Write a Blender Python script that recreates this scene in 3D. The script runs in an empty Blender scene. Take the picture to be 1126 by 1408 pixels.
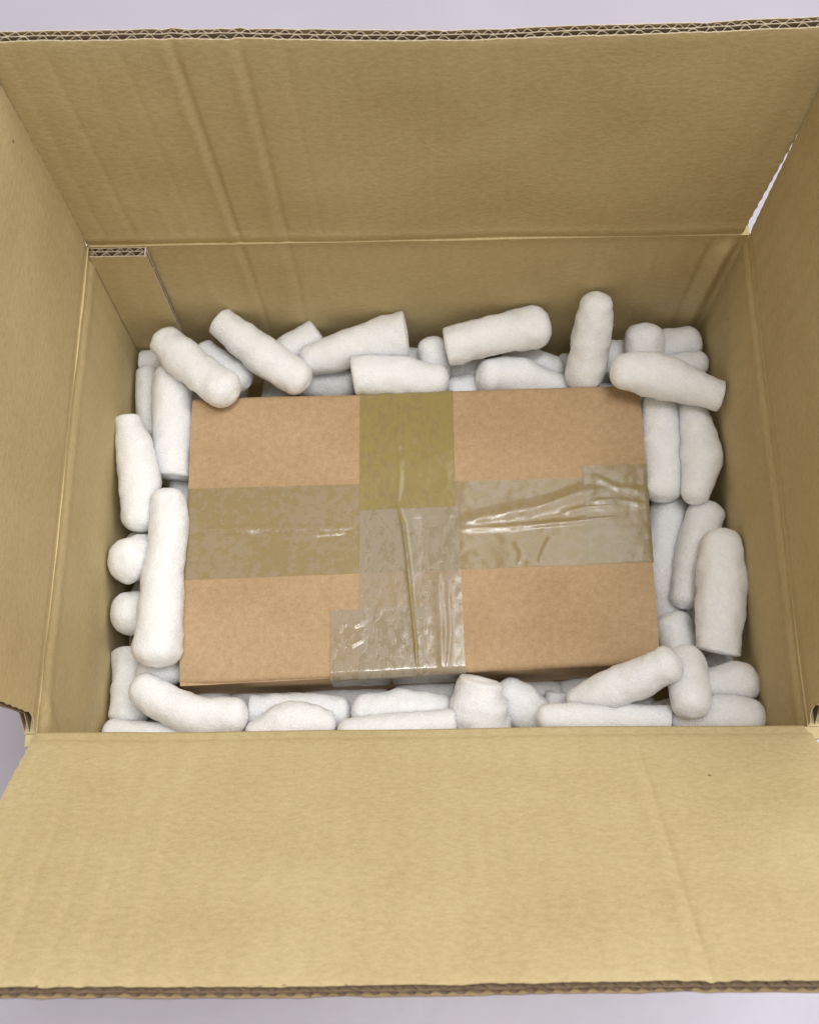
import bpy, bmesh, math, random
from mathutils import Vector, Matrix, noise

# ------------------------------------------------------------------ camera, light, exposure
SC = bpy.context.scene
COL = SC.collection
OZ = 0.1725                      # height of the carton rim over the table

cam_d = bpy.data.cameras.new('camera')
cam = bpy.data.objects.new('camera', cam_d)
COL.objects.link(cam)
SC.camera = cam
cam_d.sensor_fit = 'HORIZONTAL'
cam_d.sensor_width = 36.0
cam_d.lens = 36.0 * 1502.4 / 1126.0
cam_d.clip_start = 0.01
cam_d.clip_end = 60.0
Rm = Matrix(((0.9998899, 0.0142346, 0.0041827),
             (-0.0122315, 0.9504548, -0.3106222),
             (-0.0083971, 0.3105368, 0.9505243)))
cam.matrix_world = Matrix.Translation((-0.00311, -0.21492, 0.57664 + OZ)) @ Rm.to_4x4()
cam_d.dof.use_dof = True
cam_d.dof.focus_distance = 0.665
cam_d.dof.aperture_fstop = 21.0

W = bpy.data.worlds.new('World')
SC.world = W
W.use_nodes = True
bg = W.node_tree.nodes['Background']
bg.inputs['Color'].default_value = (1.0, 0.93, 0.83, 1)
bg.inputs['Strength'].default_value = 0.47


def area(name, loc, target, size, size_y, energy, color):
    d = bpy.data.lights.new(name, 'AREA')
    d.shape = 'RECTANGLE'
    d.size = size
    d.size_y = size_y
    d.energy = energy
    d.color = color
    o = bpy.data.objects.new(name, d)
    COL.objects.link(o)
    o.location = loc
    o.rotation_euler = (Vector(target) - Vector(loc)).to_track_quat('-Z', 'Y').to_euler()
    return o


area('ceiling_panel_light', (0.95, 0.20, 2.2), (0, 0, 0.1), 2.0, 1.4, 33.0, (0.98, 0.985, 1.0))
area('ceiling_panel_light', (0.12, -0.06, 2.3), (0, 0, 0.1), 0.9, 0.4, 13.0, (0.97, 0.98, 1.0))

area('ceiling_spot_light', (0.06, -0.14, 2.2), (0, 0, 0.1), 0.40, 0.14, 6.0, (1.0, 0.98, 0.96))

SC.view_settings.view_transform = 'Standard'
SC.view_settings.look = 'None'
SC.view_settings.gamma = 1.0
SC.view_settings.exposure = 0.12
SC.cycles.max_bounces = 6
SC.cycles.diffuse_bounces = 4
SC.cycles.glossy_bounces = 3
SC.cycles.transparent_max_bounces = 12


# ------------------------------------------------------------------ node helpers and materials
class NT:
    def __init__(self, name):
        self.m = bpy.data.materials.new(name)
        self.m.use_nodes = True
        self.t = self.m.node_tree
        self.t.nodes.clear()
        self.out = self.n('ShaderNodeOutputMaterial')

    def n(self, kind, **kw):
        nd = self.t.nodes.new(kind)
        for k, v in kw.items():
            setattr(nd, k, v)
        return nd

    def l(self, a, b):
        self.t.links.new(a, b)

    def put(self, sock, v):
        if hasattr(v, 'is_output'):
            self.l(v, sock)
        else:
            sock.default_value = v

    def coord(self, kind='UV', scale=(1, 1, 1), loc=(0, 0, 0)):
        c = self.n('ShaderNodeTexCoord')
        mp = self.n('ShaderNodeMapping')
        mp.inputs['Scale'].default_value = scale
        mp.inputs['Location'].default_value = loc
        self.l(c.outputs[kind], mp.inputs['Vector'])
        return mp.outputs[0]

    def noise(self, vec, scale=1.0, detail=3.0, rough=0.55, dist=0.0):
        nd = self.n('ShaderNodeTexNoise')
        self.l(vec, nd.inputs['Vector'])
        nd.inputs['Scale'].default_value = scale
        nd.inputs['Detail'].default_value = detail
        nd.inputs['Roughness'].default_value = rough
        nd.inputs['Distortion'].default_value = dist
        return nd.outputs['Fac']

    def voro(self, vec, scale=1.0, feature='F1', out='Distance', rnd=1.0):
        nd = self.n('ShaderNodeTexVoronoi', feature=feature)
        self.l(vec, nd.inputs['Vector'])
        nd.inputs['Scale'].default_value = scale
        nd.inputs['Randomness'].default_value = rnd
        return nd.outputs[out]

    def ramp(self, fac, stops):
        nd = self.n('ShaderNodeValToRGB')
        self.put(nd.inputs[0], fac)
        e = nd.color_ramp.elements
        while len(e) < len(stops):
            e.new(0.5)
        for i, (p, c) in enumerate(stops):
            e[i].position = p
            e[i].color = c if len(c) == 4 else (*c, 1)
        return nd.outputs[0]

    def rng(self, v, a, b, c, d):
        nd = self.n('ShaderNodeMapRange')
        self.put(nd.inputs['Value'], v)
        for k, x in (('From Min', a), ('From Max', b), ('To Min', c), ('To Max', d)):
            nd.inputs[k].default_value = x
        return nd.outputs[0]

    def math(self, op, a, b=0.0):
        nd = self.n('ShaderNodeMath', operation=op)
        self.put(nd.inputs[0], a)
        self.put(nd.inputs[1], b)
        return nd.outputs[0]

    def mix(self, fac, a, b, mode='MIX'):
        nd = self.n('ShaderNodeMix', data_type='RGBA', blend_type=mode)
        self.put(nd.inputs['Factor'], fac)
        self.put(nd.inputs['A'], a)
        self.put(nd.inputs['B'], b)
        return nd.outputs['Result']

    def bump(self, h, strength, dist, normal=None):
        nd = self.n('ShaderNodeBump')
        self.put(nd.inputs['Height'], h)
        nd.inputs['Strength'].default_value = strength
        nd.inputs['Distance'].default_value = dist
        if normal is not None:
            self.l(normal, nd.inputs['Normal'])
        return nd.outputs[0]

    def principled(self, color, rough, normal=None, spec=0.3):
        b = self.n('ShaderNodeBsdfPrincipled')
        self.put(b.inputs['Base Color'], color)
        self.put(b.inputs['Roughness'], rough)
        b.inputs['Specular IOR Level'].default_value = spec
        if normal is not None:
            self.l(normal, b.inputs['Normal'])
        return b


def cardboard(name, base, dark, light, grain=1.0, speck=0.5, flute=1.0, fs=(420, 1500), ms=(85, 330)):
    """kraft liner: paper fibres run across the flutes (u), flutes run along v; uv in metres"""
    t = NT(name)
    fine = t.noise(t.coord(scale=(*fs, 1)), 1.0, 4.0, 0.65)
    mid = t.noise(t.coord(scale=(*ms, 1), loc=(3, 7, 0)), 1.0, 3.0, 0.6)
    big = t.noise(t.coord(scale=(14, 20, 1), loc=(9, 2, 0)), 1.0, 3.0, 0.5)
    k = t.math('ADD', t.math('MULTIPLY', fine, 0.45 * grain), t.math('MULTIPLY', mid, 0.4 * grain))
    k = t.math('ADD', k, t.math('MULTIPLY', big, 0.35))
    k = t.rng(k, 0.25 * (grain + 0.35), 0.62 * (grain + 0.35), 0.0, 1.0)
    col = t.ramp(k, [(0.0, dark), (0.5, base), (1.0, light)])
    spot = t.voro(t.coord(scale=(17, 17, 1), loc=(1.7, 5.2, 0)), 1.0)
    col = t.mix(t.rng(spot, 0.012, 0.019, 0.8, 0.0), col, (0.06, 0.04, 0.025, 1))
    sp = t.voro(t.coord(scale=(85, 85, 1)), 1.0)
    col = t.mix(t.rng(sp, 0.018, 0.032, speck, 0.0), col, (0.10, 0.065, 0.035, 1))
    sp2 = t.voro(t.coord(scale=(120, 120, 1), loc=(4.4, 1.3, 0)), 1.0)
    col = t.mix(t.rng(sp2, 0.02, 0.045, speck * 0.6, 0.0), col, (0.70, 0.60, 0.40, 1))
    wv = t.n('ShaderNodeTexWave', wave_type='BANDS', bands_direction='X', wave_profile='SIN')
    t.l(t.coord(scale=(20.0, 1.5, 1)), wv.inputs['Vector'])
    wv.inputs['Scale'].default_value = 1.0
    wv.inputs['Distortion'].default_value = 0.8
    wv.inputs['Detail'].default_value = 1.0
    wmod = t.math('MULTIPLY', wv.outputs['Fac'], t.rng(big, 0.35, 0.65, 0.3, 1.0))
    hh = t.math('ADD', t.math('MULTIPLY', wmod, 0.00034 * flute), t.math('MULTIPLY', mid, 0.0003))
    hh = t.math('ADD', hh, t.math('MULTIPLY', fine, 0.00014))
    n3 = t.bump(hh, 1.0, 1.0)
    b = t.principled(col, 0.72, n3, 0.22)
    t.l(b.outputs[0], t.out.inputs[0])
    return t.m


def plain_paper(name, base, dark, scale=600):
    t = NT(name)
    f = t.noise(t.coord('Object'), scale, 3.0)
    b = t.principled(t.mix(t.rng(f, 0.3, 0.7, 0, 1), dark, base), 0.85, t.bump(f, 0.3, 0.0003), 0.15)
    t.l(b.outputs[0], t.out.inputs[0])
    return t.m


def foam_material():
    t = NT('expanded_foam')
    c = t.coord('Object')
    cell = t.voro(c, 900.0, 'SMOOTH_F1')
    fib = t.noise(t.coord('Object', (620, 620, 260)), 1.0, 3.0, 0.6, 1.5)
    low = t.noise(c, 120.0, 3.0, 0.6)
    col = t.mix(t.rng(low, 0.3, 0.7, 0, 1), (0.885, 0.898, 0.925, 1), (0.935, 0.943, 0.96, 1))
    col = t.mix(t.rng(fib, 0.48, 0.72, 0.0, 0.75), col, (0.79, 0.808, 0.845, 1))
    hh = t.math('ADD', t.math('MULTIPLY', low, 0.0005), t.math('MULTIPLY', cell, 0.0005))
    hh = t.math('ADD', hh, t.math('MULTIPLY', fib, 0.0009))
    n3 = t.bump(hh, 1.0, 1.0)
    b = t.principled(col, t.rng(fib, 0.35, 0.65, 0.28, 0.55), n3, 0.5)
    b.inputs['Subsurface Weight'].default_value = 0.85
    b.inputs['Subsurface Radius'].default_value = (1.0, 1.0, 1.0)
    b.inputs['Subsurface Scale'].default_value = 0.012
    t.l(b.outputs[0], t.out.inputs[0])
    return t.m


def tape_material(name, film, stuck, milk, thr, cover_s, cover_m, seed, streak=(60, 160)):
    """clear packing tape: where it sticks the film tints the board, where air is trapped it goes milky"""
    t = NT(name)
    uv = t.coord(scale=(streak[0], streak[1], 1), loc=(seed, seed * 1.7, 0))
    a = t.noise(uv, 1.0, 5.0, 0.66, 0.35)
    fine = t.noise(t.coord(scale=(480, 480, 1), loc=(seed, 0, 0)), 1.0, 3.0)
    wide = t.noise(t.coord(scale=(26, 26, 1), loc=(seed * 2, 3, 0)), 1.0, 2.0)
    m = t.math('ADD', t.math('MULTIPLY', a, 0.7), t.math('MULTIPLY', fine, 0.14))
    m = t.math('ADD', m, t.math('MULTIPLY', wide, 0.25))
    mask = t.rng(m, thr - 0.02, thr + 0.02, 0.0, 1.0)
    tr = t.n('ShaderNodeBsdfTransparent')
    t.put(tr.inputs['Color'], t.mix(mask, film, (0.92, 0.90, 0.87, 1)))
    h = t.math('ADD', t.math('MULTIPLY', t.noise(t.coord(scale=(120, 120, 1)), 1.0, 3.0), 0.00005), t.math('MULTIPLY', mask, 0.000015))
    nb = t.bump(h, 1.0, 1.0)
    body = t.n('ShaderNodeBsdfDiffuse')
    t.put(body.inputs['Color'], t.mix(mask, stuck, milk))
    mx = t.n('ShaderNodeMixShader')
    t.put(mx.inputs[0], t.rng(mask, 0, 1, cover_s, cover_m))
    t.l(tr.outputs[0], mx.inputs[1])
    t.l(body.outputs[0], mx.inputs[2])
    gl = t.n('ShaderNodeBsdfGlossy')
    gl.inputs['Roughness'].default_value = 0.13
    t.l(nb, gl.inputs['Normal'])
    fr = t.n('ShaderNodeFresnel')
    fr.inputs['IOR'].default_value = 1.5
    t.l(nb, fr.inputs['Normal'])
    m2 = t.n('ShaderNodeMixShader')
    t.l(t.math('MULTIPLY', fr.outputs[0], 0.85), m2.inputs[0])
    t.l(mx.outputs[0], m2.inputs[1])
    t.l(gl.outputs[0], m2.inputs[2])
    t.l(m2.outputs[0], t.out.inputs[0])
    return t.m


def table_material():
    t = NT('white_table')
    c = t.coord('Object')
    f = t.noise(c, 6.0, 4.0)
    g = t.noise(c, 90.0, 3.0)
    col = t.mix(t.rng(f, 0.3, 0.7, 0, 1), (0.46, 0.435, 0.515, 1), (0.50, 0.475, 0.555, 1))
    b = t.principled(col, t.rng(g, 0.3, 0.7, 0.28, 0.36), t.bump(g, 0.1, 0.0006), 0.5)
    t.l(b.outputs[0], t.out.inputs[0])
    return t.m


M_LINER = cardboard('carton_liner', (0.525, 0.418, 0.220, 1), (0.40, 0.305, 0.142, 1), (0.63, 0.522, 0.305, 1), fs=(850, 1400), ms=(230, 380))
M_KRAFT = cardboard('parcel_liner', (0.425, 0.288, 0.160, 1), (0.30, 0.195, 0.098, 1), (0.54, 0.385, 0.235, 1), fs=(800, 800), ms=(240, 240),
                    grain=0.9, speck=0.6, flute=0.5)
M_OUT = cardboard('carton_outer_liner', (0.42, 0.30, 0.16, 1), (0.36, 0.25, 0.12, 1), (0.47, 0.35, 0.2, 1))
M_FLUTE = plain_paper('fluting_paper', (0.27, 0.195, 0.125, 1), (0.20, 0.14, 0.085, 1))
M_CUT = plain_paper('cut_paper_edge', (0.66, 0.57, 0.43, 1), (0.50, 0.41, 0.29, 1))
M_CUT_SHADED = plain_paper('shaded_paper_edge', (0.17, 0.115, 0.08, 1), (0.09, 0.06, 0.045, 1), 250)  # front flap's cut edge: its shade is painted into the paper colour
M_FOAM = foam_material()
M_TABLE = table_material()
M_TAPE_OLIVE = tape_material('packing_tape_olive', (0.88, 0.86, 0.62, 1), (0.385, 0.31, 0.118, 1), (0.365, 0.282, 0.122, 1), 0.57, 0.68, 0.64, 2.3, (150, 240))
M_TAPE_CROSS = tape_material('packing_tape_cross', (0.90, 0.89, 0.74, 1), (0.42, 0.335, 0.175, 1), (0.415, 0.338, 0.215, 1), 0.55, 0.50, 0.62, 5.1, (170, 190))
M_TAPE_CLEAR = tape_material('packing_tape_clear', (0.93, 0.925, 0.89, 1), (0.47, 0.40, 0.275, 1), (0.49, 0.425, 0.32, 1), 0.525, 0.40, 0.52, 8.7, (110, 190))


# ------------------------------------------------------------------ mesh helpers
class MB:
    def __init__(self):
        self.v = []
        self.f = []
        self.uv = []
        self.sm = []
        self.mi = []

    def grid(self, fn, nu, nv, flip=False, smooth=True, mi=0):
        b = len(self.v)
        for j in range(nv + 1):
            for i in range(nu + 1):
                p, uv = fn(i / nu, j / nv)
                self.v.append(p)
                self.uv.append(uv)
        for j in range(nv):
            for i in range(nu):
                a = b + j * (nu + 1) + i
                q = (a, a + 1, a + nu + 2, a + nu + 1)
                self.f.append(q[::-1] if flip else q)
                self.sm.append(smooth)
                self.mi.append(mi)

    def build(self, name, mat, parent=None):
        me = bpy.data.meshes.new(name)
        me.from_pydata([tuple(p) for p in self.v], [], self.f)
        me.polygons.foreach_set('use_smooth', self.sm)
        uvl = me.uv_layers.new(name='UVMap')
        li = [0] * len(me.loops)
        me.loops.foreach_get('vertex_index', li)
        flat = []
        for k in li:
            flat += self.uv[k]
        uvl.data.foreach_set('uv', flat)
        for mm in (mat if isinstance(mat, tuple) else (mat,)):
            me.materials.append(mm)
        if isinstance(mat, tuple):
            me.polygons.foreach_set('material_index', self.mi)
        me.update()
        o = bpy.data.objects.new(name, me)
        COL.objects.link(o)
        if parent is not None:
            o.parent = parent
        return o


def slab(mb, P, d0, d1, nu, nv):
    """P(s,t,d)->(point, uv): board from depth d0 (seen face) to d1"""
    mb.grid(lambda s, t: P(s, t, d0), nu, nv)
    mb.grid(lambda s, t: P(s, t, d1), nu, nv, True)
    mb.grid(lambda s, t: P(s, 0, d0 + (d1 - d0) * t), nu, 1, True)
    mb.grid(lambda s, t: P(s, 1, d0 + (d1 - d0) * t), nu, 1, mi=1)
    mb.grid(lambda s, t: P(0, t, d0 + (d1 - d0) * s), 1, nv, True, mi=1)
    mb.grid(lambda s, t: P(1, t, d0 + (d1 - d0) * s), 1, nv, mi=1)


def n3(x, y=0.0, z=0.0):
    return noise.noise(Vector((x, y, z)))


def gauss(x, w):
    return math.exp(-(x / w) ** 2)


def sstep(a, b, x):
    t = min(1.0, max(0.0, (x - a) / (b - a)))
    return t * t * (3 - 2 * t)


def empty(name, loc):
    o = bpy.data.objects.new(name, None)
    o.empty_display_size = 0.02
    o.location = loc
    COL.objects.link(o)
    return o


def adopt(o, parent):
    """parent a mesh built in world coordinates"""
    o.parent = parent
    o.matrix_parent_inverse = parent_world_inverse(parent)


def parent_world_inverse(p):
    m = Matrix.Identity(4)
    q = p
    while q is not None:
        m = Matrix.LocRotScale(q.location, q.rotation_euler, q.scale) @ m if q.parent is None else m
        q = q.parent
    return m.inverted()


# ------------------------------------------------------------------ table
mb = MB()
mb.grid(lambda s, t: ((-3 + 6 * s, -3 + 6 * t, 0.0), (s * 6, t * 6)), 1, 1)
table = mb.build('table_top', M_TABLE)
table['kind'] = 'structure'
table['label'] = 'smooth white table top under the carton'

# ------------------------------------------------------------------ the big double-wall carton
carton = empty('cardboard_box', (0, 0, 0))
carton['label'] = 'large open double-wall cardboard carton with four raised flaps on white table'
carton['category'] = 'cardboard box'
TH = 0.0064                      # board thickness
DY = 0.1466                      # half depth
HX = 0.200                       # half width
FLOOR = OZ - 0.165
FLAP = 0.169
# rim corners (slightly out of square, as folded) and floor corners
RIM = {'BL': Vector((-0.1976, 0.1458, OZ)), 'BR': Vector((0.2008, 0.1475, OZ)),
       'FL': Vector((-0.2015, -0.1458, OZ)), 'FR': Vector((0.1998, -0.1470, OZ))}
BOT = {'BL': Vector((-HX, DY, FLOOR)), 'BR': Vector((HX, DY, FLOOR)),
       'FL': Vector((-HX, -DY, FLOOR)), 'FR': Vector((HX, -DY, FLOOR))}


def crease(x, x0, w, h):
    """a crushed flute: shallow groove with a raised lip"""
    return -h * gauss(x - x0, w * 0.55) + 0.55 * h * gauss(x - x0 + 1.5 * w, w)


def back_disp(x, v):
    """relief of the creased side, x across and v metres above (+) or below (-) the rim"""
    k = sstep(-0.16, 0.02, v) * (1 - 0.85 * gauss(v, 0.008)) * (1 - 0.7 * sstep(0.145, 0.169, v))
    d = 0.0
    d += crease(x, -0.107 - v * 0.035, 0.0030, 0.0017 * k)
    d += crease(x, -0.0785 - v * 0.02, 0.0034, 0.0014 * k)
    for x0, h in ((-0.186, .0002), (-0.168, .0003), (-0.150, .00015), (-0.133, .0003), (-0.057, .0004), (-0.036, .0002),
                  (0.012, .0003), (0.05, .0003), (0.11, .0003), (0.15, .0003)):
        d += crease(x, x0 - v * 0.03, 0.003, h * k)
    d += 0.0006 * n3(x * 18, v * 12, 3.1)
    return d


def wall(a, b, inward, disp, nu, nv, u0=0.0, name='wall', ext=0.0):
    A, B, a0, b0 = RIM[a], RIM[b], BOT[a], BOT[b]
    inward = Vector(inward)
    width = (B - A).length

    def P(s, t, d):
        s = s if not ext else -ext / width + s * (1 + 2 * ext / width)
        bot = a0.lerp(b0, s)
        top = A.lerp(B, s)
        p = bot.lerp(top, t)
        u = (s - 0.5) * width
        vv = (t - 1) * (OZ - FLOOR)
        off = disp(u, vv) if d < 1e-6 else 0.0
        return p + inward * (off - d), (u + u0, vv)
    m = MB()
    slab(m, P, 0.0, TH, nu, nv)
    return m.build(name, M_LINER, carton)


def edge_buckle(x):  # pressed ridge
    """crushed strip beside the carton corner without glue tab"""
    return 0.0042 * gauss(x - 0.1895, 0.0042) - 0.0016 * gauss(x - 0.1805, 0.0026) - 0.001 * gauss(x - 0.197, 0.002)


def wd_back(u, v):
    return back_disp(u, v) + edge_buckle(u) * (0.35 + 0.65 * sstep(-0.16, -0.02, v)) * sstep(0.0, 0.02, -v) + 0.0008 * gauss(v, 0.004)


def wd_side(seed, dent=0.0):
    def f(u, v):
        e = (u + 0.146) / 0.022 - v / 0.030 - 1.0
        return dent * (gauss(e, 0.35) - 0.8 * gauss(e + 0.75, 0.35)) * sstep(0.0, 0.006, -v) + 0.0013 * n3(u * 9, v * 7, seed) + 0.0003 * n3(u * 60, v * 10, seed + 4) - 0.0010 * gauss(v + 0.004, 0.0026) \
            + 0.0006 * gauss(v + 0.012, 0.004)
    return f


wall('BL', 'BR', (0, -1, 0), wd_back, 420, 40, 0.0, ext=0.001)
wall('FL', 'BL', (1, 0, 0), wd_side(1.3, 0.0016), 120, 50, 1.0)
wall('BR', 'FR', (-1, 0, 0), wd_side(7.7), 120, 50, 2.0)
wall('FR', 'FL', (0, 1, 0), wd_side(4.1), 120, 50, 3.0, ext=0.006)
mb = MB()
slab(mb, lambda s, t, d: (Vector((-HX + 2 * HX * s, -DY + 2 * DY * t, FLOOR - 0.0004 - d)), (s * 0.4 + 5, t * 0.29)), 0.0, 0.0064, 20, 14)
mb.build('bottom_panel', M_LINER, carton)


# --- flaps: liners, two rows of fluting, middle liner
LAYERS = ((0.0, 0.00045), (0.00335, 0.0037), (0.0060, 0.0064))
FLUTES = ((0.0019, 0.00140, 0.0083, 0.3), (0.00485, 0.00108, 0.0066, 2.1))


def flap(a, b, outward, angle, cut0, cut1, disp, u0, seed, length=FLAP, name='flap', cut=None):
    """a,b hinge corners; cut0/cut1(v): how far the side edges stand in from the corners"""
    cut = cut or M_CUT
    A, B = RIM[a], RIM[b]
    out = Vector(outward)
    up = Vector((0, 0, 1))
    ang = math.radians(angle)
    dirv = out * math.cos(ang) + up * math.sin(ang)
    nrm = up * math.cos(ang) - out * math.sin(ang)
    width = (B - A).length
    ax = (B - A).normalized()
    rad = 0.006

    def place(u, v, d):
        # hinge bend: leave the wall upright, turn to the flap angle over a short arc
        w = min(v / 0.009, 1.0)
        th = math.pi / 2 + (ang - math.pi / 2) * w
        if v < 0.009:
            k = 6
            o_, z_ = 0.0, 0.0
            for i in range(k):
                tt = math.pi / 2 + (ang - math.pi / 2) * (v * (i + 0.5) / k / 0.009)
                o_ += math.cos(tt) * v / k
                z_ += math.sin(tt) * v / k
        else:
            k = 12
            o_, z_ = 0.0, 0.0
            for i in range(k):
                tt = math.pi / 2 + (ang - math.pi / 2) * ((i + 0.5) / k)
                o_ += math.cos(tt) * 0.009 / k
                z_ += math.sin(tt) * 0.009 / k
            o_ += math.cos(ang) * (v - 0.009)
            z_ += math.sin(ang) * (v - 0.009)
        n = up * math.cos(th) - out * math.sin(th)
        return A + ax * (u + width / 2) + out * o_ + up * z_ + n * (disp(u, v) - d)

    def ragged(u, k):
        return 0.0005 * n3(u * 260, k * 3.3, seed) + 0.0006 * n3(u * 60, k * 1.7, seed + 2)

    def PL(k):
        def P(s, t, d):
            v = length * t
            lo = -width / 2 + cut0(v) + 0.0003 * n3(v * 400, k, seed) + 0.00035 * math.sin(v * 1500 + k)
            hi = width / 2 - cut1(v) - 0.0003 * n3(v * 400, k + 5, seed) - 0.00035 * math.sin(v * 1500 + k)
            u = lo + (hi - lo) * s
            vv = v + (ragged(u, k) if t > 0.999 else 0.0)
            if t > 0.999 and k == 0:
                d = d + 0.0006 * max(0, n3(u * 45, 1.0, seed)) + 0.0003
            return place(u, vv, d), (u + u0, v)
        return P
    m = MB()
    slab(m, PL(0), LAYERS[0][0], LAYERS[0][1], 460, 60)
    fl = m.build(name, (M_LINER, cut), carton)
    m = MB()
    slab(m, PL(1), LAYERS[1][0], LAYERS[1][1], 90, 14)
    m.build('middle_liner', (M_FLUTE, cut), fl)
    m = MB()
    slab(m, PL(2), LAYERS[2][0], LAYERS[2][1], 90, 14)
    m.build('outer_liner', (M_OUT, cut), fl)
    for q, (dc, amp, lam, ph) in enumerate(FLUTES):
        m = MB()
        nu = int(width / lam * 12)

        def PF(s, t, d, dc=dc, amp=amp, lam=lam, ph=ph, q=q):
            v = 0.013 + (length - 0.013) * t
            lo = -width / 2 + cut0(v) + 0.0005
            hi = width / 2 - cut1(v) - 0.0005
            u = lo + (hi - lo) * s
            squash = 1.0 - 0.6 * max(0.0, n3(u * 22, q * 9.0, seed))
            phase = ph + 3.2 * n3(u * 30, q * 5.0, seed + 1)
            wv = math.sin(u / lam * 2 * math.pi + phase)
            wv = max(-1, min(1, wv * 1.15))
            v2 = v - 0.0004 + (0.0008 * n3(u * 150, q, seed + 9) if t > 0.999 else 0)
            return place(u, v2, dc + amp * squash * wv + d), (u, v)
        slab(m, PF, -0.00016, 0.00016, nu, 8)
        m.build('fluting', (M_FLUTE, cut), fl)
    return fl


def fd_back(u, v):
    e = v / FLAP
    d = back_disp(u, v) + 0.0020 * e * e * math.sin(u * 16 + 0.8) + 0.0010 * n3(u * 11, v * 9, 8.8)
    return d - 0.0012 * gauss(v - 0.0012, 0.0014) + 0.0006 * gauss(v - 0.006, 0.003)


def fd_front(u, v):
    # u runs from the FR corner towards FL here
    x = -u
    d = crease(x, 0.108, 0.0030, 0.0014) * sstep(0.004, 0.03, v) * (0.7 + 0.5 * n3(v * 40, 2.0, 9.0)) + 0.0022 * (v / FLAP) ** 2 * n3(u * 6, 0.3, 2.2) + 0.0011 * n3(u * 10, v * 9, 5.5)
    for x0, h in ((-0.185, .0005), (-0.172, .0006), (-0.155, .0004), (-0.14, .0004), (-0.12, .0003), (0.02, .0002), (0.06, .0002)):
        d += crease(x, x0 + v * 0.05, 0.004, h * sstep(0.02, 0.1, v))
    d += -0.0011 * gauss(v - 0.0085, 0.0016) + 0.0009 * gauss(v - 0.004, 0.003)
    return d


def fd_side(seed):
    def f(u, v):
        return 0.0018 * (v / FLAP) * n3(u * 6, v * 5, seed) + 0.0008 * n3(u * 12, v * 10, seed + 1) - 0.0009 * gauss(v - 0.002, 0.002)
    return f


f_back = flap('BL', 'BR', (0, 1, 0), 90.0, lambda v: -0.0008 - 0.002 * sstep(0.0, 0.16, v), lambda v: 0.0036 - 0.0036 * sstep(-0.02, 0.13, v), fd_back, 0.0, 11.0)
f_front = flap('FR', 'FL', (0, -1, 0), 48.1, lambda v: 0.001 + 0.003 * gauss(v, 0.01), lambda v: 0.0008, fd_front, 3.0, 21.0, cut=M_CUT_SHADED)
f_left = flap('FL', 'BL', (-1, 0, 0), 89.6, lambda v: 0.0095 * sstep(-0.002, 0.012, v), lambda v: 0.0012 - 0.0012 * sstep(0.0, 0.02, v), fd_side(2.2), 1.0, 31.0)
f_right = flap('BR', 'FR', (1, 0, 0), 91.2, lambda v: 0.0016, lambda v: 0.0085 * sstep(-0.002, 0.012, v), fd_side(6.2), 2.0, 41.0)
f_back['label'] = 'upright flap with two long pressed creases'
f_front['label'] = 'flap folded outward over the table'


# --- glue tab of the carton, with its own fluted top edge
def tab_pt(u, v, d):
    a = BOT['BL'].lerp(RIM['BL'], 1 + v / (OZ - FLOOR))
    return a + Vector((u, -0.0066 + d + 0.0004 * n3(u * 40, v * 20, 1.0), 0))


TABW = 0.0375
mb = MB()


def TP(k):
    def P(s, t, d):
        v = -0.163 + (0.163 - 0.0015) * t
        w = TABW - 0.0025 * t + 0.0004 * n3(v * 200, k, 2.0)
        u = 0.0006 + (w - 0.0006) * s
        return tab_pt(u, v + (0.0004 * n3(u * 300, k, 3.0) if t > 0.99 else 0), d), (u + 7, v)
    return P


slab(mb, TP(0), 0.0, 0.00045, 16, 40)
tab = mb.build('glue_tab', (M_LINER, M_CUT), carton)
mb = MB()


def TE(s, t, d):
    p, uv = TP(0)(1.0, t, d)
    return p - Vector((0.0006 + 0.0008 * (1 - s), 0, 0)), uv


slab(mb, TE, 0.0005, 0.0060, 1, 40)
mb.build('cut_edge', M_CUT, tab)
mb = MB()
slab(mb, TP(1), 0.00335, 0.0037, 12, 10)
mb.build('middle_liner', (M_FLUTE, M_CUT), tab)
mb = MB()
slab(mb, TP(2), 0.0058, 0.0062, 12, 10)
mb.build('outer_liner', (M_FLUTE, M_CUT), tab)
for q, (dc, amp, lam, ph) in enumerate(FLUTES):
    mb = MB()
    slab(mb, lambda s, t, d: (tab_pt(0.001 + (TABW - 0.0035) * s, -0.163 + 0.161 * t,
                                     dc + amp * math.sin(s * TABW / lam * 6.283 + ph + n3(s * 5, q, 1)) + d), (s, t)), -0.00016, 0.00016, 60, 3)
    mb.build('fluting', (M_CUT, M_CUT), tab)


# ------------------------------------------------------------------ the taped parcel inside
BW, BD, BT = 0.2984 / 2, 0.1869 / 2, OZ - 0.095       # half width, half depth, top height
parcel = empty('taped_parcel', (-0.00082, -0.0036, FLOOR))
parcel.rotation_euler = (0, 0, 0.0185)
parcel['label'] = 'brown cardboard parcel cross-taped with clear packing tape inside the carton'
parcel['category'] = 'parcel'
TOP = BT - FLOOR
CT = 0.0030
RAD = 0.0040


CORN = ((-0.1507, -0.0996), (0.1466, -0.0946), (0.1520, 0.0939), (-0.1479, 0.0937))   # FL FR BR BL of the slightly racked parcel


def rack(p):
    """the parcel is folded a little out of square"""
    s, t = (p.x + BW) / (2 * BW), (p.y + BD) / (2 * BD)
    fl, fr, br, bl = CORN
    return Vector(((fl[0] * (1 - s) + fr[0] * s) * (1 - t) + (bl[0] * (1 - s) + br[0] * s) * t,
                   (fl[1] * (1 - s) + fr[1] * s) * (1 - t) + (bl[1] * (1 - s) + br[1] * s) * t, p.z))


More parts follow.
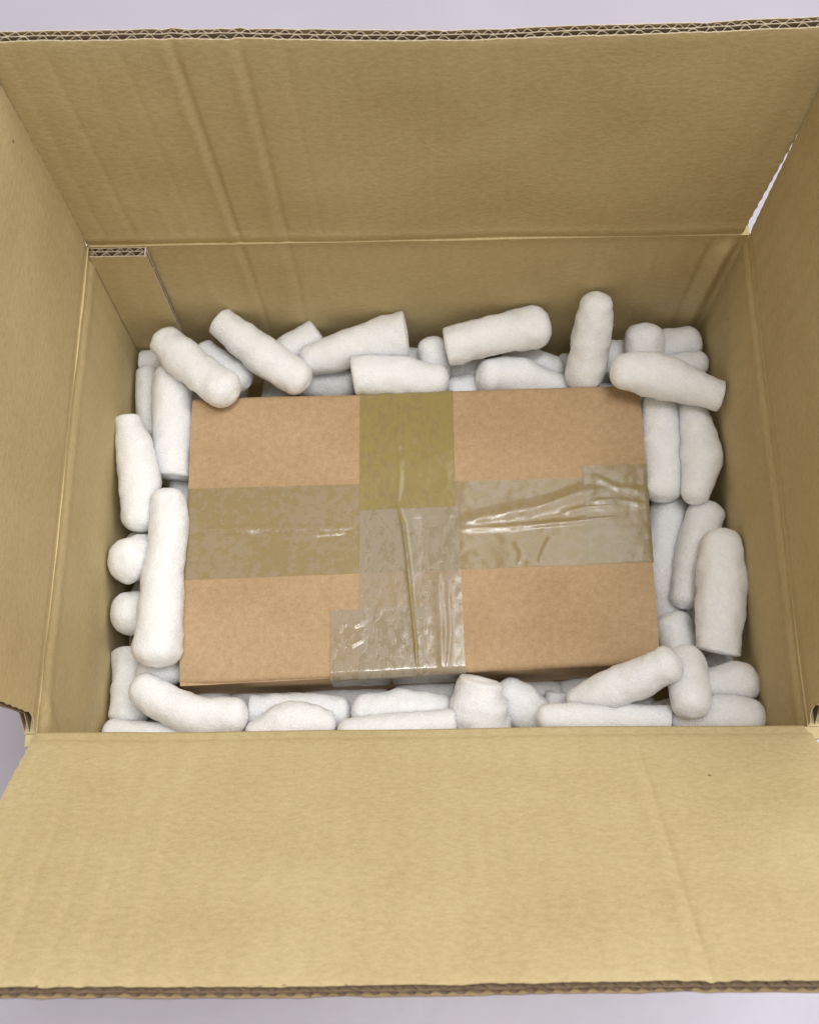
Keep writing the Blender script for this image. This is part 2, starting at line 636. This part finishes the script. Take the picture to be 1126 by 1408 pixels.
def parcel_relief(x, y):
    r = 0.0009 * n3(x * 9, y * 9, 4.4) + 0.00035 * n3(x * 35, y * 35, 1.4)
    r -= 0.0005 * gauss(x + 0.0625, 0.003) * sstep(-0.075, -0.06, y) * (1 - sstep(-0.035, -0.028, y))
    # corners sag a little
    r -= 0.0015 * gauss(x + BW, 0.012) * gauss(y + BD, 0.012)
    return r


mb = MB()
bh = TOP - CT


def side_panel(p0, p1, nrm):
    p0, p1 = Vector(p0), Vector(p1)
    L = (p1 - p0).length

    def P(s, t, d):
        p = p0.lerp(p1, s) - Vector(nrm) * d
        return rack(p) + Vector((0, 0, bh * t)) + Vector(nrm) * 0.0005 * n3(s * 9, t * 4, L * 30), (s * L, t * bh)
    slab(mb, P, 0.0, 0.003, 40, 10)


e = 0.0003
side_panel((-BW + e, -BD + e, 0), (BW - e, -BD + e, 0), (0, -1, 0))
side_panel((BW - e, BD - e, 0), (-BW + e, BD - e, 0), (0, 1, 0))
side_panel((BW - e, -BD + 0.0035, 0), (BW - e, BD - 0.0035, 0), (1, 0, 0))
side_panel((-BW + e, BD - 0.0035, 0), (-BW + e, -BD + 0.0035, 0), (-1, 0, 0))
mb.build('body', M_KRAFT, parcel)


def lid(sign, seed):
    """one closed top flap: from the centre seam to the long edge and round it"""
    mb = MB()
    flat = BD - RAD - 0.0002
    total = flat + RAD * math.pi / 2 + 0.0006

    def P(s, t, d):
        a = total * t
        x = -BW + 2 * BW * s
        if a < flat:
            y, z = 0.0002 + a, 0.0
            ny, nz = 0.0, 1.0
        else:
            th = min((a - flat) / RAD, math.pi / 2)
            y = 0.0002 + flat + RAD * math.sin(th)
            z = -RAD + RAD * math.cos(th)
            ny, nz = math.sin(th), math.cos(th)
            z -= max(0, a - flat - RAD * math.pi / 2)
        y *= sign
        ny *= sign
        rel = parcel_relief(x, y) if d < 1e-6 else 0.0
        rel -= 0.0003 * gauss(y, 0.003)
        k = 0.0005 * n3(y * 120, s * 1.5 + 3, seed) if s < 0.001 or s > 0.999 else 0
        return rack(Vector((x + k, y - ny * d + ny * rel, TOP + z - nz * d + nz * rel))), (x + seed, y)
    slab(mb, P, 0.0, CT - 0.0004, 110, 60)
    if sign < 0:
        mb.f = [f[::-1] for f in mb.f]
    return mb.build('top_flap', M_KRAFT, parcel)


lid(1, 0.3)
lid(-1, 4.9)


def ridge(x, y, pts, w, h, taper=True):
    best = 0.0
    n = len(pts) - 1
    for i in range(n):
        (ax, ay), (bx, by) = pts[i], pts[i + 1]
        dx, dy = bx - ax, by - ay
        L2 = dx * dx + dy * dy
        t = ((x - ax) * dx + (y - ay) * dy) / L2
        t = min(1, max(0, t))
        q = math.hypot(x - ax - dx * t, y - ay - dy * t)
        f = (i + t) / n
        k = min(1, f * 6, (1 - f) * 6) if taper else 1
        k *= 0.9 + 0.3 * n3(x * 85, y * 85, h * 9000)
        best = max(best, h * max(k, 0) * gauss(q, w * (1 + 0.5 * n3(x * 40, y * 40, 7.0))))
    return best


def tape(name, mat, axis, a0, a1, c0, c1, lift, folds, na, nc, seed, serrate=None, bubble=0.0002, label=None):
    """strip of film along axis 'x' or 'y' of the parcel top, from arc length a0 to a1 measured from the centre;
    c0/c1(a): its two side edges; wraps down over the parcel's edges"""
    half = BW if axis == 'x' else BD
    rad = 0.0008 if axis == 'x' else RAD
    mb = MB()

    def P(s, t):
        a = a0 + (a1 - a0) * s
        c = c0(a) + (c1(a) - c0(a)) * t
        if serrate is not None and s == serrate:
            a += 0.0009 * (0.5 + 0.5 * math.sin(c * 3500)) * (1 if serrate else -1) + 0.0006 * n3(c * 200, 3, seed)
        sg = 1 if a >= 0 else -1
        m = abs(a)
        flat = half - rad
        if m < flat:
            p, z, na_, nz = m, 0.0, 0.0, 1.0
        else:
            th = min((m - flat) / rad, math.pi / 2)
            p = flat + rad * math.sin(th)
            z = -rad + rad * math.cos(th) - max(0, m - flat - rad * math.pi / 2)
            na_, nz = math.sin(th), math.cos(th)
        x, y = (sg * p, c) if axis == 'x' else (c, sg * p)
        gx, gy = (a, c) if axis == 'x' else (c, a)
        h = lift + bubble * (n3(gx * 70, gy * 70, seed) + 0.6 * n3(gx * 190, gy * 190, seed))
        h = max(h, lift * 0.8)
        for pts, w, hh in folds:
            h += ridge(gx, gy, pts, w, hh)
        if nz > 0.5:
            h += max(parcel_relief(x, y) - 0.0007 * gauss(y, 0.004), parcel_relief(x, y) - 0.0002)
        p3 = Vector((x, y, TOP + z))
        nn = Vector((sg * na_, 0, nz)) if axis == 'x' else Vector((0, sg * na_, nz))
        return rack(p3 + nn * h), (a, c)
    mb.grid(P, na, nc, axis == 'y')
    o = mb.build(name, mat, parcel)
    if label:
        o['label'] = label
    return o


def K(v):
    return lambda a: v


LIN = lambda v0, v1: (lambda a: v0 + (v1 - v0) * (a + BW) / (2 * BW))
seam_pts = [(-0.0134, 0.0155), (-0.0095, 0.0), (-0.0073, -0.0191), (-0.0050, -0.045), (-0.0022, -0.0757), (-0.0012, -0.0975)]
cross_folds = [([(-0.150, 0.005), (-0.12, 0.0028), (-0.09, 0.0030), (-0.06, 0.0008), (-0.0396, 0.0018)], 0.0026, 0.0009),
               ([(-0.10, -0.0025), (-0.075, -0.0036), (-0.040, -0.0022)], 0.0012, 0.0004),
               ([(0.022, 0.001), (0.045, 0.004), (0.075, 0.009), (0.105, 0.018), (0.13, 0.02)], 0.0042, 0.0014),
               ([(0.02, -0.0035), (0.06, -0.003), (0.10, -0.001), (0.148, 0.002)], 0.0020, 0.0008),
               ([(0.09, 0.004), (0.11, 0.008), (0.14, 0.010)], 0.0022, 0.0006),
               ([(0.062, -0.012), (0.066, -0.02), (0.064, -0.028)], 0.001, 0.0004),
               ([(0.085, -0.010), (0.080, -0.02), (0.077, -0.028)], 0.0012, 0.0004)]
tape('tape_strip', M_TAPE_CROSS, 'x', -BW - 0.030, BW + 0.030, LIN(-0.0285, -0.0300), LIN(0.0310, 0.0275), 0.00035,
     cross_folds, 260, 70, 3.3, label='long clear tape over the centre seam with pulled wrinkles')
tape('tape_strip', M_TAPE_OLIVE, 'y', 0.0125, BD + 0.030, K(-0.0375), K(0.0245), 0.0006,
     [([(-0.0085, 0.10), (-0.0125, 0.06), (-0.0110, 0.035), (-0.0132, 0.012)], 0.0012, 0.0004)], 120, 70, 6.1, serrate=0,
     label='olive tinted tape strip on the creased side of the parcel')
tape('tape_strip', M_TAPE_CLEAR, 'y', -BD - 0.030, 0.0120, lambda a: -0.0374, lambda a: 0.0262 - 0.024 * a, 0.0007,
     [(seam_pts, 0.0013, 0.0017),
      ([(0.0120, -0.031), (0.0135, -0.06), (0.0142, -0.0975)], 0.0021, 0.0012),
      ([(0.0185, -0.035), (0.0195, -0.07), (0.0165, -0.097)], 0.0016, 0.0008),
      ([(-0.014, -0.066), (-0.0095, -0.074), (-0.0045, -0.081)], 0.0009, 0.0009),
      ([(-0.0055, -0.083), (-0.0035, -0.088), (-0.0015, -0.096)], 0.0008, 0.0007),
      ([(-0.02, -0.085), (-0.0205, -0.0965)], 0.0007, 0.0006)], 190, 110, 9.4,
     label='shiny clear tape strip with a long standing wrinkle')
def wrinkle_x(a):
    q = sorted((y, x) for x, y in seam_pts)
    for (y0, x0), (y1, x1) in zip(q, q[1:]):
        if a <= y1:
            return x0 + (x1 - x0) * max(0.0, (a - y0) / (y1 - y0))
    return q[-1][1]


tape('tape_wrinkle', M_TAPE_OLIVE, 'y', -0.0970, 0.0150, lambda a: wrinkle_x(a) - 0.0008 - 0.0004 * sstep(0, -0.09, a), lambda a: wrinkle_x(a) + 0.0010,
     0.0007, [(seam_pts, 0.0013, 0.0019)], 150, 6, 2.7, bubble=0.0001)
tape('tape_strip', M_TAPE_CLEAR, 'y', -BD - 0.026, -0.0520, K(-0.0555), K(0.0055), 0.0011,
     [([(-0.052, -0.07), (-0.042, -0.074), (-0.034, -0.07)], 0.0015, 0.0005),
      ([(-0.05, -0.06), (-0.04, -0.062), (-0.035, -0.06)], 0.0015, 0.0004)], 100, 90, 12.2, serrate=1, bubble=0.00022,
     label='short clear tape patch with serrated cut end')
tape('tape_strip', M_TAPE_CROSS, 'x', 0.1087, BW + 0.034, K(-0.0295), K(0.0365), 0.0008,
     [([(0.112, 0.03), (0.13, 0.02), (0.149, 0.018)], 0.0018, 0.0006),
      ([(0.11, 0.012), (0.13, 0.012), (0.149, 0.008)], 0.0015, 0.0006)], 60, 70, 15.5, serrate=0,
     label='short tape end lapped over the long tape at the parcel edge')


# ------------------------------------------------------------------ foam packing peanuts
# each: end shapes (r round, f flat cut), spine points in mm as x, y, height below the rim, radius
PEANUTS = [
    ('rr',[(-173.4,131.2,-88.0,10.8),(-150.8,106.4,-84.5,11.9),(-120.0,80.7,-80.0,11.4)],
     'bowed white foam peanut resting on the parcel corner that faces the glue tab'),
    ('rr',[(-151.6,131.1,-108.0,8.1),(-115.3,101.8,-108.0,9.5)],
     'foam peanut tucked under the bowed peanut on the parcel corner facing the glue tab'),
    ('fr',[(-195.3,129.4,-126.0,7.2),(-163.7,127.8,-126.0,7.7)],
     'short foam peanut with a square cut end touching the carton corner by the glue tab'),
    ('fr',[(-189.2,120.1,-122.0,8.2),(-183.4,68.2,-122.0,9.0)],
     'square ended foam peanut standing in shade against the carton wall next to the glue tab'),
    ('rf',[(-168.7,116.2,-104.1,11.5),(-165.2,74.7,-105.8,13.3),(-161.9,34.4,-107.5,12.1)],
     'straight foam peanut with one flat end pressed to the parcel side near the glue tab'),
    ('fr',[(-192.2,72.3,-90.5,8.2),(-182.4,33.9,-94.0,13.1),(-180.7,-5.4,-97.5,10.3)],
     'foam peanut with a sharp cut tip leaning on the carton wall near the glue tab'),
    ('rr',[(-162.3,20.7,-90.3,9.9),(-159.7,-12.6,-89.2,11.4),(-161.9,-41.5,-88.1,12.3),(-161.9,-95.6,-86.1,13.8)],
     'longest foam peanut, thicker at its rounded end, along the untaped part of the parcel side'),
    ('rr',[(-162.2,52.2,-130.0,8.5),(-160.4,-0.3,-130.0,8.4)],
     'shaded foam peanut wedged deep between parcel side and the longest foam peanut'),
    ('rr',[(-190.3,-31.0,-83.5,13.2),(-170.9,-15.5,-119.3,13.0)],
     'foam peanut showing only its round ball-like end beside the longest foam peanut'),
    ('rr',[(-191.0,4.0,-129.1,7.9),(-179.7,-28.1,-129.4,8.3)],
     'shaded foam peanut buried under the one that shows a ball-like end'),
    ('rr',[(-197.0,-58.7,-102.6,12.5),(-161.1,-53.6,-112.6,12.7)],
     'stubby foam peanut end poking out below the ball-like end, under the longest peanut'),
    ('fr',[(-189.0,-79.0,-124.0,10.9),(-185.9,-127.5,-121.0,11.0)],
     'grey shaded foam peanut standing flat end up in the carton corner nearest the bent notch'),
    ('rr',[(-179.7,-100.7,-110.9,8.3),(-151.9,-89.1,-115.9,9.3)],
     'foam peanut buried behind the banana shaped peanut at the parcel corner'),
    ('rr',[(-177.8,-102.1,-96.4,8.5),(-161.8,-114.0,-96.5,10.7),(-138.1,-124.1,-96.5,11.1),(-106.4,-124.9,-96.6,10.2)],
     'banana shaped foam peanut lying past the parcel corner beside the outward leaning flap'),
    ('rr',[(-198.0,-130.6,-108.9,6.8),(-142.5,-138.1,-104.2,8.9)],
     'low foam peanut under the banana shaped one, half hidden by the outward flap rim'),
    ('fr',[(-109.7,-119.4,-117.2,11.0),(-78.1,-120.2,-118.0,11.9),(-44.6,-121.0,-118.8,9.7)],
     'foam peanut with a flat end against the parcel face next to the banana shaped peanut'),
    ('rr',[(-107.5,-136.7,-97.5,6.2),(-78.0,-128.3,-97.6,11.6),(-52.6,-131.2,-97.6,6.7)],
     'short tapered foam peanut in front of the flat ended one beside the banana shaped peanut'),
    ('rr',[(-44.4,-121.9,-108.6,9.1),(-13.6,-120.9,-109.4,12.2),(20.4,-122.6,-110.3,10.0)],
     'thick straight foam peanut against the parcel face just below the glossy tape patch'),
    ('rf',[(-51.4,-136.1,-94.0,7.5),(-13.5,-133.5,-94.0,9.3),(21.0,-130.9,-94.0,7.9)],
     'slim foam peanut lying over the thick one below the glossy tape patch'),
    ('fr',[(36.7,-105.1,-90.6,12.0),(34.8,-120.7,-98.9,16.1),(42.8,-142.9,-111.0,15.3)],
     'broad foam peanut tipped up with a rough torn end beside the glossy tape end'),
    ('rr',[(47.9,-105.3,-112.7,10.1),(62.6,-119.0,-113.8,13.2),(83.7,-137.2,-115.2,10.0)],
     'egg shaped foam peanut slanting down next to the one with the torn end'),
    ('fr',[(87.0,-107.9,-126.0,7.0),(81.7,-132.0,-131.7,8.4)],
     'small cut foam peanut end peeking out between egg shaped and slim peanuts'),
    ('rr',[(87.5,-121.6,-85.3,6.6),(116.4,-114.0,-72.2,10.8),(150.4,-101.4,-55.6,11.0)],
     'tapering foam peanut rising onto the untaped parcel corner by the outward leaning flap'),
    ('rr',[(158.0,-90.6,-79.1,10.1),(155.9,-133.3,-59.4,10.9)],
     'foam peanut with its round end up, lying against the tapering peanut on the parcel corner'),
    ('rr',[(160.9,-61.4,-113.1,11.2),(165.3,-105.3,-103.1,11.8)],
     'foam peanut standing along the parcel side behind the round end peanut at the corner'),
    ('rf',[(67.9,-129.8,-77.3,6.5),(107.4,-131.2,-77.2,8.6),(146.9,-132.6,-77.1,6.9)],
     'slim straight foam peanut with flat end lying under the tapering peanut by the rim'),
    ('rr',[(144.5,-125.2,-120.0,7.3),(165.5,-120.9,-120.0,7.4)],
     'small shaded foam peanut bit in the gap under the tapering peanut'),
    ('rr',[(165.7,-112.5,-83.2,9.6),(199.5,-109.4,-70.5,12.5)],
     'rounded foam peanut touching the side wall, topmost of two at the carton corner'),
    ('rr',[(148.6,-132.8,-85.3,8.7),(175.5,-131.2,-74.1,11.6),(198.8,-135.4,-63.8,9.7)],
     'rounded foam peanut at the rim corner, lying below another rounded foam peanut'),
    ('rr',[(163.1,88.7,-102.0,10.3),(162.0,52.2,-102.0,12.1),(160.0,11.4,-102.0,10.9)],
     'straight upright foam peanut touching the parcel side above the end of the cross tape'),
    ('rr',[(182.6,79.3,-94.9,8.2),(185.1,38.1,-93.2,12.8),(176.2,6.7,-91.9,8.0)],
     'bulging foam peanut with narrow ends between carton wall and the straight upright one'),
    ('rr',[(170.0,23.8,-121.0,10.8),(163.0,-17.3,-123.0,11.1),(165.2,-71.2,-128.0,10.9)],
     'blue-grey shaded foam peanut lying deep along the parcel side at the cross tape end'),
    ('rr',[(190.0,12.2,-105.7,11.5),(179.7,-22.3,-106.3,13.2),(166.8,-58.6,-107.1,9.3)],
     'slanting foam peanut with a blunt tip between the fat peanut and the parcel'),
    ('rf',[(188.9,-15.1,-77.4,10.5),(185.6,-51.2,-78.9,13.9),(179.6,-93.3,-80.6,12.3)],
     'fat straight foam peanut with a flat end leaning on the side wall, topmost there'),
    ('rr',[(179.7,-45.3,-121.0,7.1),(177.2,-89.1,-117.7,7.4)],
     'shaded foam peanut in the gap under the fat straight peanut'),
    ('rr',[(188.1,-69.8,-131.6,9.6),(191.6,-102.6,-121.5,9.3)],
     'foam peanut mostly hidden below the flat end of the fat straight peanut'),
    ('rr',[(118.9,139.7,-55.8,9.5),(117.0,119.5,-82.9,12.6),(112.8,96.8,-111.1,12.5)],
     'foam peanut standing on end and leaning against the creased carton wall'),
    ('rr',[(153.7,132.5,-84.1,11.3),(157.4,106.2,-103.5,11.9)],
     'foam peanut with its blunt end up beside the one that stands on end'),
    ('rr',[(196.9,130.8,-105.4,9.5),(160.3,125.0,-110.5,12.1)],
     'foam peanut with a blunt end pointing into the buckled carton corner'),
    ('rr',[(128.2,125.2,-121.2,11.8),(162.4,124.7,-121.4,11.8)],
     'foam peanut partly hidden behind the standing peanut at the creased wall'),
    ('rf',[(125.9,91.8,-72.1,9.9),(156.9,87.8,-72.6,13.2),(197.1,73.0,-73.2,9.4)],
     'large foam peanut with a cut tip lying over the parcel corner facing the buckled corner'),
    ('rr',[(198.3,109.5,-99.2,7.9),(170.1,108.8,-103.7,8.4)],
     'foam peanut whose tip shows just behind the large one near the buckled corner'),
    ('fr',[(-133.2,140.8,-86.6,9.4),(-106.9,118.4,-90.7,12.3),(-73.0,95.4,-95.5,10.3)],
     'foam peanut slanting down from the creased wall to the parcel edge near the glue tab'),
    ('fr',[(-67.5,140.7,-104.3,9.1),(-103.1,119.3,-110.5,9.6)],
     'foam peanut with cut end poking out behind two slanting peanuts at the creased wall'),
    ('rf',[(-79.6,115.4,-103.3,9.5),(-45.9,124.1,-98.7,12.4),(-6.0,132.8,-93.2,13.9)],
     'thick foam peanut with a clean flat cut end near creased wall and olive tape'),
    ('fr',[(-43.7,101.4,-96.8,13.3),(-13.8,102.7,-99.5,13.3),(21.7,99.4,-102.8,9.9)],
     'foam peanut with a wide flat face lying on the parcel edge at the olive tape'),
    ('rr',[(-85.9,113.6,-125.0,10.2),(-41.3,109.6,-125.0,10.2)],
     'shaded shiny foam peanut deep in the gap near the olive tape'),
    ('rr',[(10.0,132.7,-99.9,9.0),(10.7,104.1,-123.4,9.7)],
     'small foam peanut standing on end between the two thickest peanuts at the creased wall'),
    ('fr',[(19.5,120.3,-92.0,11.8),(53.0,127.6,-89.2,12.5),(90.9,134.0,-86.0,13.3)],
     'lumpy thick foam peanut raised at one end, lying highest along the creased wall middle'),
    ('rr',[(13.1,119.5,-128.9,9.3),(51.3,122.4,-128.0,9.3)],
     'shaded foam peanut under the lumpy thick peanut at the creased wall'),
    ('rr',[(19.8,101.6,-121.9,9.1),(45.3,106.2,-123.1,9.2)],
     'foam peanut barely showing above the parcel edge next to the olive tape'),
    ('rr',[(40.8,104.3,-105.8,10.9),(69.8,106.7,-112.0,13.1),(110.7,98.6,-120.9,8.1)],
     'tapering foam peanut lying along the parcel edge below the lumpy thick peanut'),
    ('rr',[(60.6,130.4,-124.8,10.3),(103.8,115.2,-126.6,10.3)],
     'foam peanut squeezed between the lumpy thick peanut and the tapering one'),
    ('rr',[(112.6,134.2,-134.4,8.3),(104.1,107.8,-141.2,8.3)],
     'foam peanut bit at the foot of the one leaning on the creased wall'),
    ('rr',[(-19.2,129.6,-123.0,8.2),(6.4,122.5,-123.2,8.2)],
     'foam peanut bit showing under the flat cut end near the olive tape'),
]
BURIED = [
[(-191.3,-108.4,-152.1,10.3),(-177.8,-88.3,-150.8,11.7),(-155.3,-79.7,-149.4,10.3)],
    [(61.4,120.6,-156.6,9.1),(37.1,125.8,-151.5,10.4),(15.0,137.2,-146.3,9.1)],
    [(-191.4,-75.4,-153.9,9.1),(-174.8,-55.1,-152.7,10.4),(-155.2,-37.7,-151.5,9.1)],
    [(-160.2,-18.8,-148.7,10.2),(-170.3,10.7,-152.5,11.6),(-184.8,38.2,-156.2,10.2)],
    [(107.8,-135.6,-140.0,9.2),(131.1,-125.8,-141.9,10.5),(154.2,-115.5,-143.9,9.2)],
    [(-196.6,-131.3,-146.9,9.0),(-170.3,-132.5,-146.3,10.3),(-144.1,-130.2,-145.7,9.0)],
    [(167.5,62.8,-150.8,9.2),(176.5,88.6,-150.3,10.6),(190.6,112.0,-149.8,9.2)],
    [(-189.4,89.3,-152.2,9.7),(-176.2,113.6,-151.7,11.1),(-157.2,133.7,-151.1,9.7)],
    [(-168.5,91.0,-151.5,9.7),(-148.0,109.6,-149.1,11.0),(-124.1,123.4,-146.7,9.7)],
    [(118.0,124.0,-142.8,9.2),(148.5,127.2,-148.0,10.5),(179.1,124.9,-153.3,9.2)],
    [(-104.2,93.1,-143.1,9.6),(-100.4,115.4,-150.1,11.0),(-101.2,137.9,-157.2,9.6)],
    [(80.7,-113.0,-150.5,9.7),(104.8,-106.8,-149.8,11.1),(129.5,-104.0,-149.1,9.7)],
    [(43.9,-112.6,-137.5,9.1),(12.6,-110.0,-141.2,10.4),(-18.4,-105.2,-144.9,9.1)],
    [(-111.1,-140.0,-144.1,9.6),(-125.8,-118.6,-142.5,11.0),(-149.4,-107.5,-140.9,9.6)],
    [(-158.9,38.0,-154.1,10.6),(-172.3,60.1,-152.3,12.1),(-176.8,85.6,-150.6,10.6)],
    [(-190.4,-52.1,-139.7,9.1),(-182.9,-29.4,-144.6,10.5),(-181.5,-5.6,-149.5,9.1)],
    [(166.3,99.3,-146.8,9.2),(135.0,105.4,-147.7,10.5),(103.3,101.1,-148.6,9.2)],
    [(-84,-112,-152,10.5),(-112,-110,-152,11.8),(-140,-113,-154,10.5)],
    [(-80,-111,-154,10.5),(-50,-109,-154,11.8),(-20,-112,-154,10.5)],
    [(55,-111,-153,10.5),(84,-109,-153,11.8),(113,-112,-153,10.5)],
]



def spine(pts, n):
    P = [Vector(p[:3]) for p in pts]
    R = [p[3] for p in pts]
    if len(P) == 2:
        P = [P[0], (P[0] + P[1]) / 2, P[1]]
        R = [R[0], (R[0] + R[1]) / 2 * 1.04, R[1]]
    cum = [0.0]
    for a, b in zip(P, P[1:]):
        cum.append(cum[-1] + (b - a).length)
    ext = [P[0] * 2 - P[1]] + P + [P[-1] * 2 - P[-2]]
    L = cum[-1]
    out = []
    for i in range(n + 1):
        # denser rings near both ends
        f = 0.5 - 0.5 * math.cos(math.pi * i / n)
        s = L * (0.35 * i / n + 0.65 * f)
        k = 0
        while k < len(P) - 2 and s > cum[k + 1]:
            k += 1
        t = (s - cum[k]) / (cum[k + 1] - cum[k])
        p0, p1, p2, p3 = ext[k], ext[k + 1], ext[k + 2], ext[k + 3]
        p = 0.5 * ((2 * p1) + (p2 - p0) * t + (2 * p0 - 5 * p1 + 4 * p2 - p3) * t * t + (3 * p1 - p0 - 3 * p2 + p3) * t * t * t)
        tt = t * t * (3 - 2 * t) * 0.6 + t * 0.4
        out.append((p, R[k] + (R[k + 1] - R[k]) * tt, s, L))
    return out


def peanut(ends, pts, label, seed, group):
    rings, seg = 52, 44
    rnd = random.Random(seed)
    pts = [(x, y, z, r * 1.09) for x, y, z, r in pts]
    if len(pts) == 2:
        (x0, y0, z0, r0), (x1, y1, z1, r1) = pts
        pts = [pts[0], ((x0 + x1) / 2 + rnd.uniform(-2, 2), (y0 + y1) / 2 + rnd.uniform(-2, 2), (z0 + z1) / 2, (r0 + r1) / 2 * 1.03), pts[1]]
    sp = spine(pts, rings)
    c = sum((p for p, _, _, _ in sp), Vector()) / len(sp)
    low = min(p.z - r for p, r, _, _ in sp)
    base = Vector((c.x, c.y, low))
    ell = rnd.uniform(0.94, 1.05)
    cutx, cuty = rnd.uniform(-0.18, 0.18), rnd.uniform(-0.18, 0.18)
    verts, faces = [], []
    ref = Vector((0.13, 0.21, 1))
    for i, (p, r, s, L) in enumerate(sp):
        q = sp[min(i + 1, rings)][0] - sp[max(i - 1, 0)][0]
        T = q.normalized()
        X = (ref - T * ref.dot(T)).normalized()
        Y = T.cross(X)
        ref = X
        prof = 1.0
        for end, dist, rr in ((ends[0], s, sp[0][1]), (ends[1], L - s, sp[-1][1])):
            ln = rr * (0.80 if end == 'r' else 0.13)
            pw = 2.25 if end == 'r' else 2.6
            if dist < ln:
                u = 1 - dist / ln
                prof = min(prof, max(0.0, 1 - u ** pw) ** (1 / pw))
        endk = 0.0
        if ends[0] == 'f':
            endk += max(0, 1 - s / (r * 0.9))
        if ends[1] == 'f':
            endk -= max(0, 1 - (L - s) / (r * 0.9))
        for j in range(seg):
            a = 2 * math.pi * j / seg
            ca, sa = math.cos(a), math.sin(a)
            d = X * (ca * ell) + Y * (sa / ell)
            w = p + d * r
            nz = 0.07 * n3(s * 0.07 + seed, seed, 0.3) + 0.10 * n3(w.x * 0.055 + seed, w.y * 0.055, w.z * 0.055) + 0.075 * n3(w.x * 0.14, w.y * 0.14 + seed, w.z * 0.14) \
                + 0.024 * n3(w.x * 0.42 + seed, w.y * 0.42, w.z * 0.42) + 0.016 * n3(w.x * 1.0, w.y * 1.0, w.z * 1.0 + seed)
            w = p + d * (r * prof * (1 + nz)) + T * (endk * (ca * cutx + sa * cuty) * r * prof)
            w += T * (0.05 * r * n3(w.x * 0.2 + seed * 2, w.y * 0.2, w.z * 0.2) * (1 - prof * 0.5))
            verts.append((w - base) * 0.001)
    for i in range(rings):
        for j in range(seg):
            k = (j + 1) % seg
            faces.append((i * seg + j, i * seg + k, (i + 1) * seg + k, (i + 1) * seg + j))
    me = bpy.data.meshes.new('foam_peanut')
    nv = len(verts)
    verts.append(sum((Vector(v) for v in verts[:seg]), Vector()) / seg)
    verts.append(sum((Vector(v) for v in verts[rings * seg:rings * seg + seg]), Vector()) / seg)
    for j in range(seg):
        k = (j + 1) % seg
        faces.append((nv, k, j))
        faces.append((nv + 1, rings * seg + j, rings * seg + k))
    me.from_pydata([tuple(v) for v in verts], [], faces)
    me.polygons.foreach_set('use_smooth', [True] * len(faces))
    me.materials.append(M_FOAM)
    me.update()
    o = bpy.data.objects.new('foam_peanut', me)
    o.location = (base.x * 0.001, base.y * 0.001, base.z * 0.001 + OZ)
    COL.objects.link(o)
    o['label'] = label
    o['category'] = 'foam peanut'
    o['group'] = group
    return o


for i, (ends, pts, label) in enumerate(PEANUTS):
    peanut(ends, pts, label, i * 1.37 + 0.5, 'foam peanuts packed round the parcel')
for i, pts in enumerate(BURIED):
    x, y = pts[1][0], pts[1][1]
    where = ('parcel face and the outward leaning flap side' if y < -97 else 'parcel and the creased wall' if y > 92 else
             'parcel and the wall next to the glue tab' if x < 0 else 'parcel and the wall beyond the cross tape end')
    peanut('rr', pts, 'foam peanut lying low in shade between ' + where, 100 + i * 1.71,
           'foam peanuts packed round the parcel')
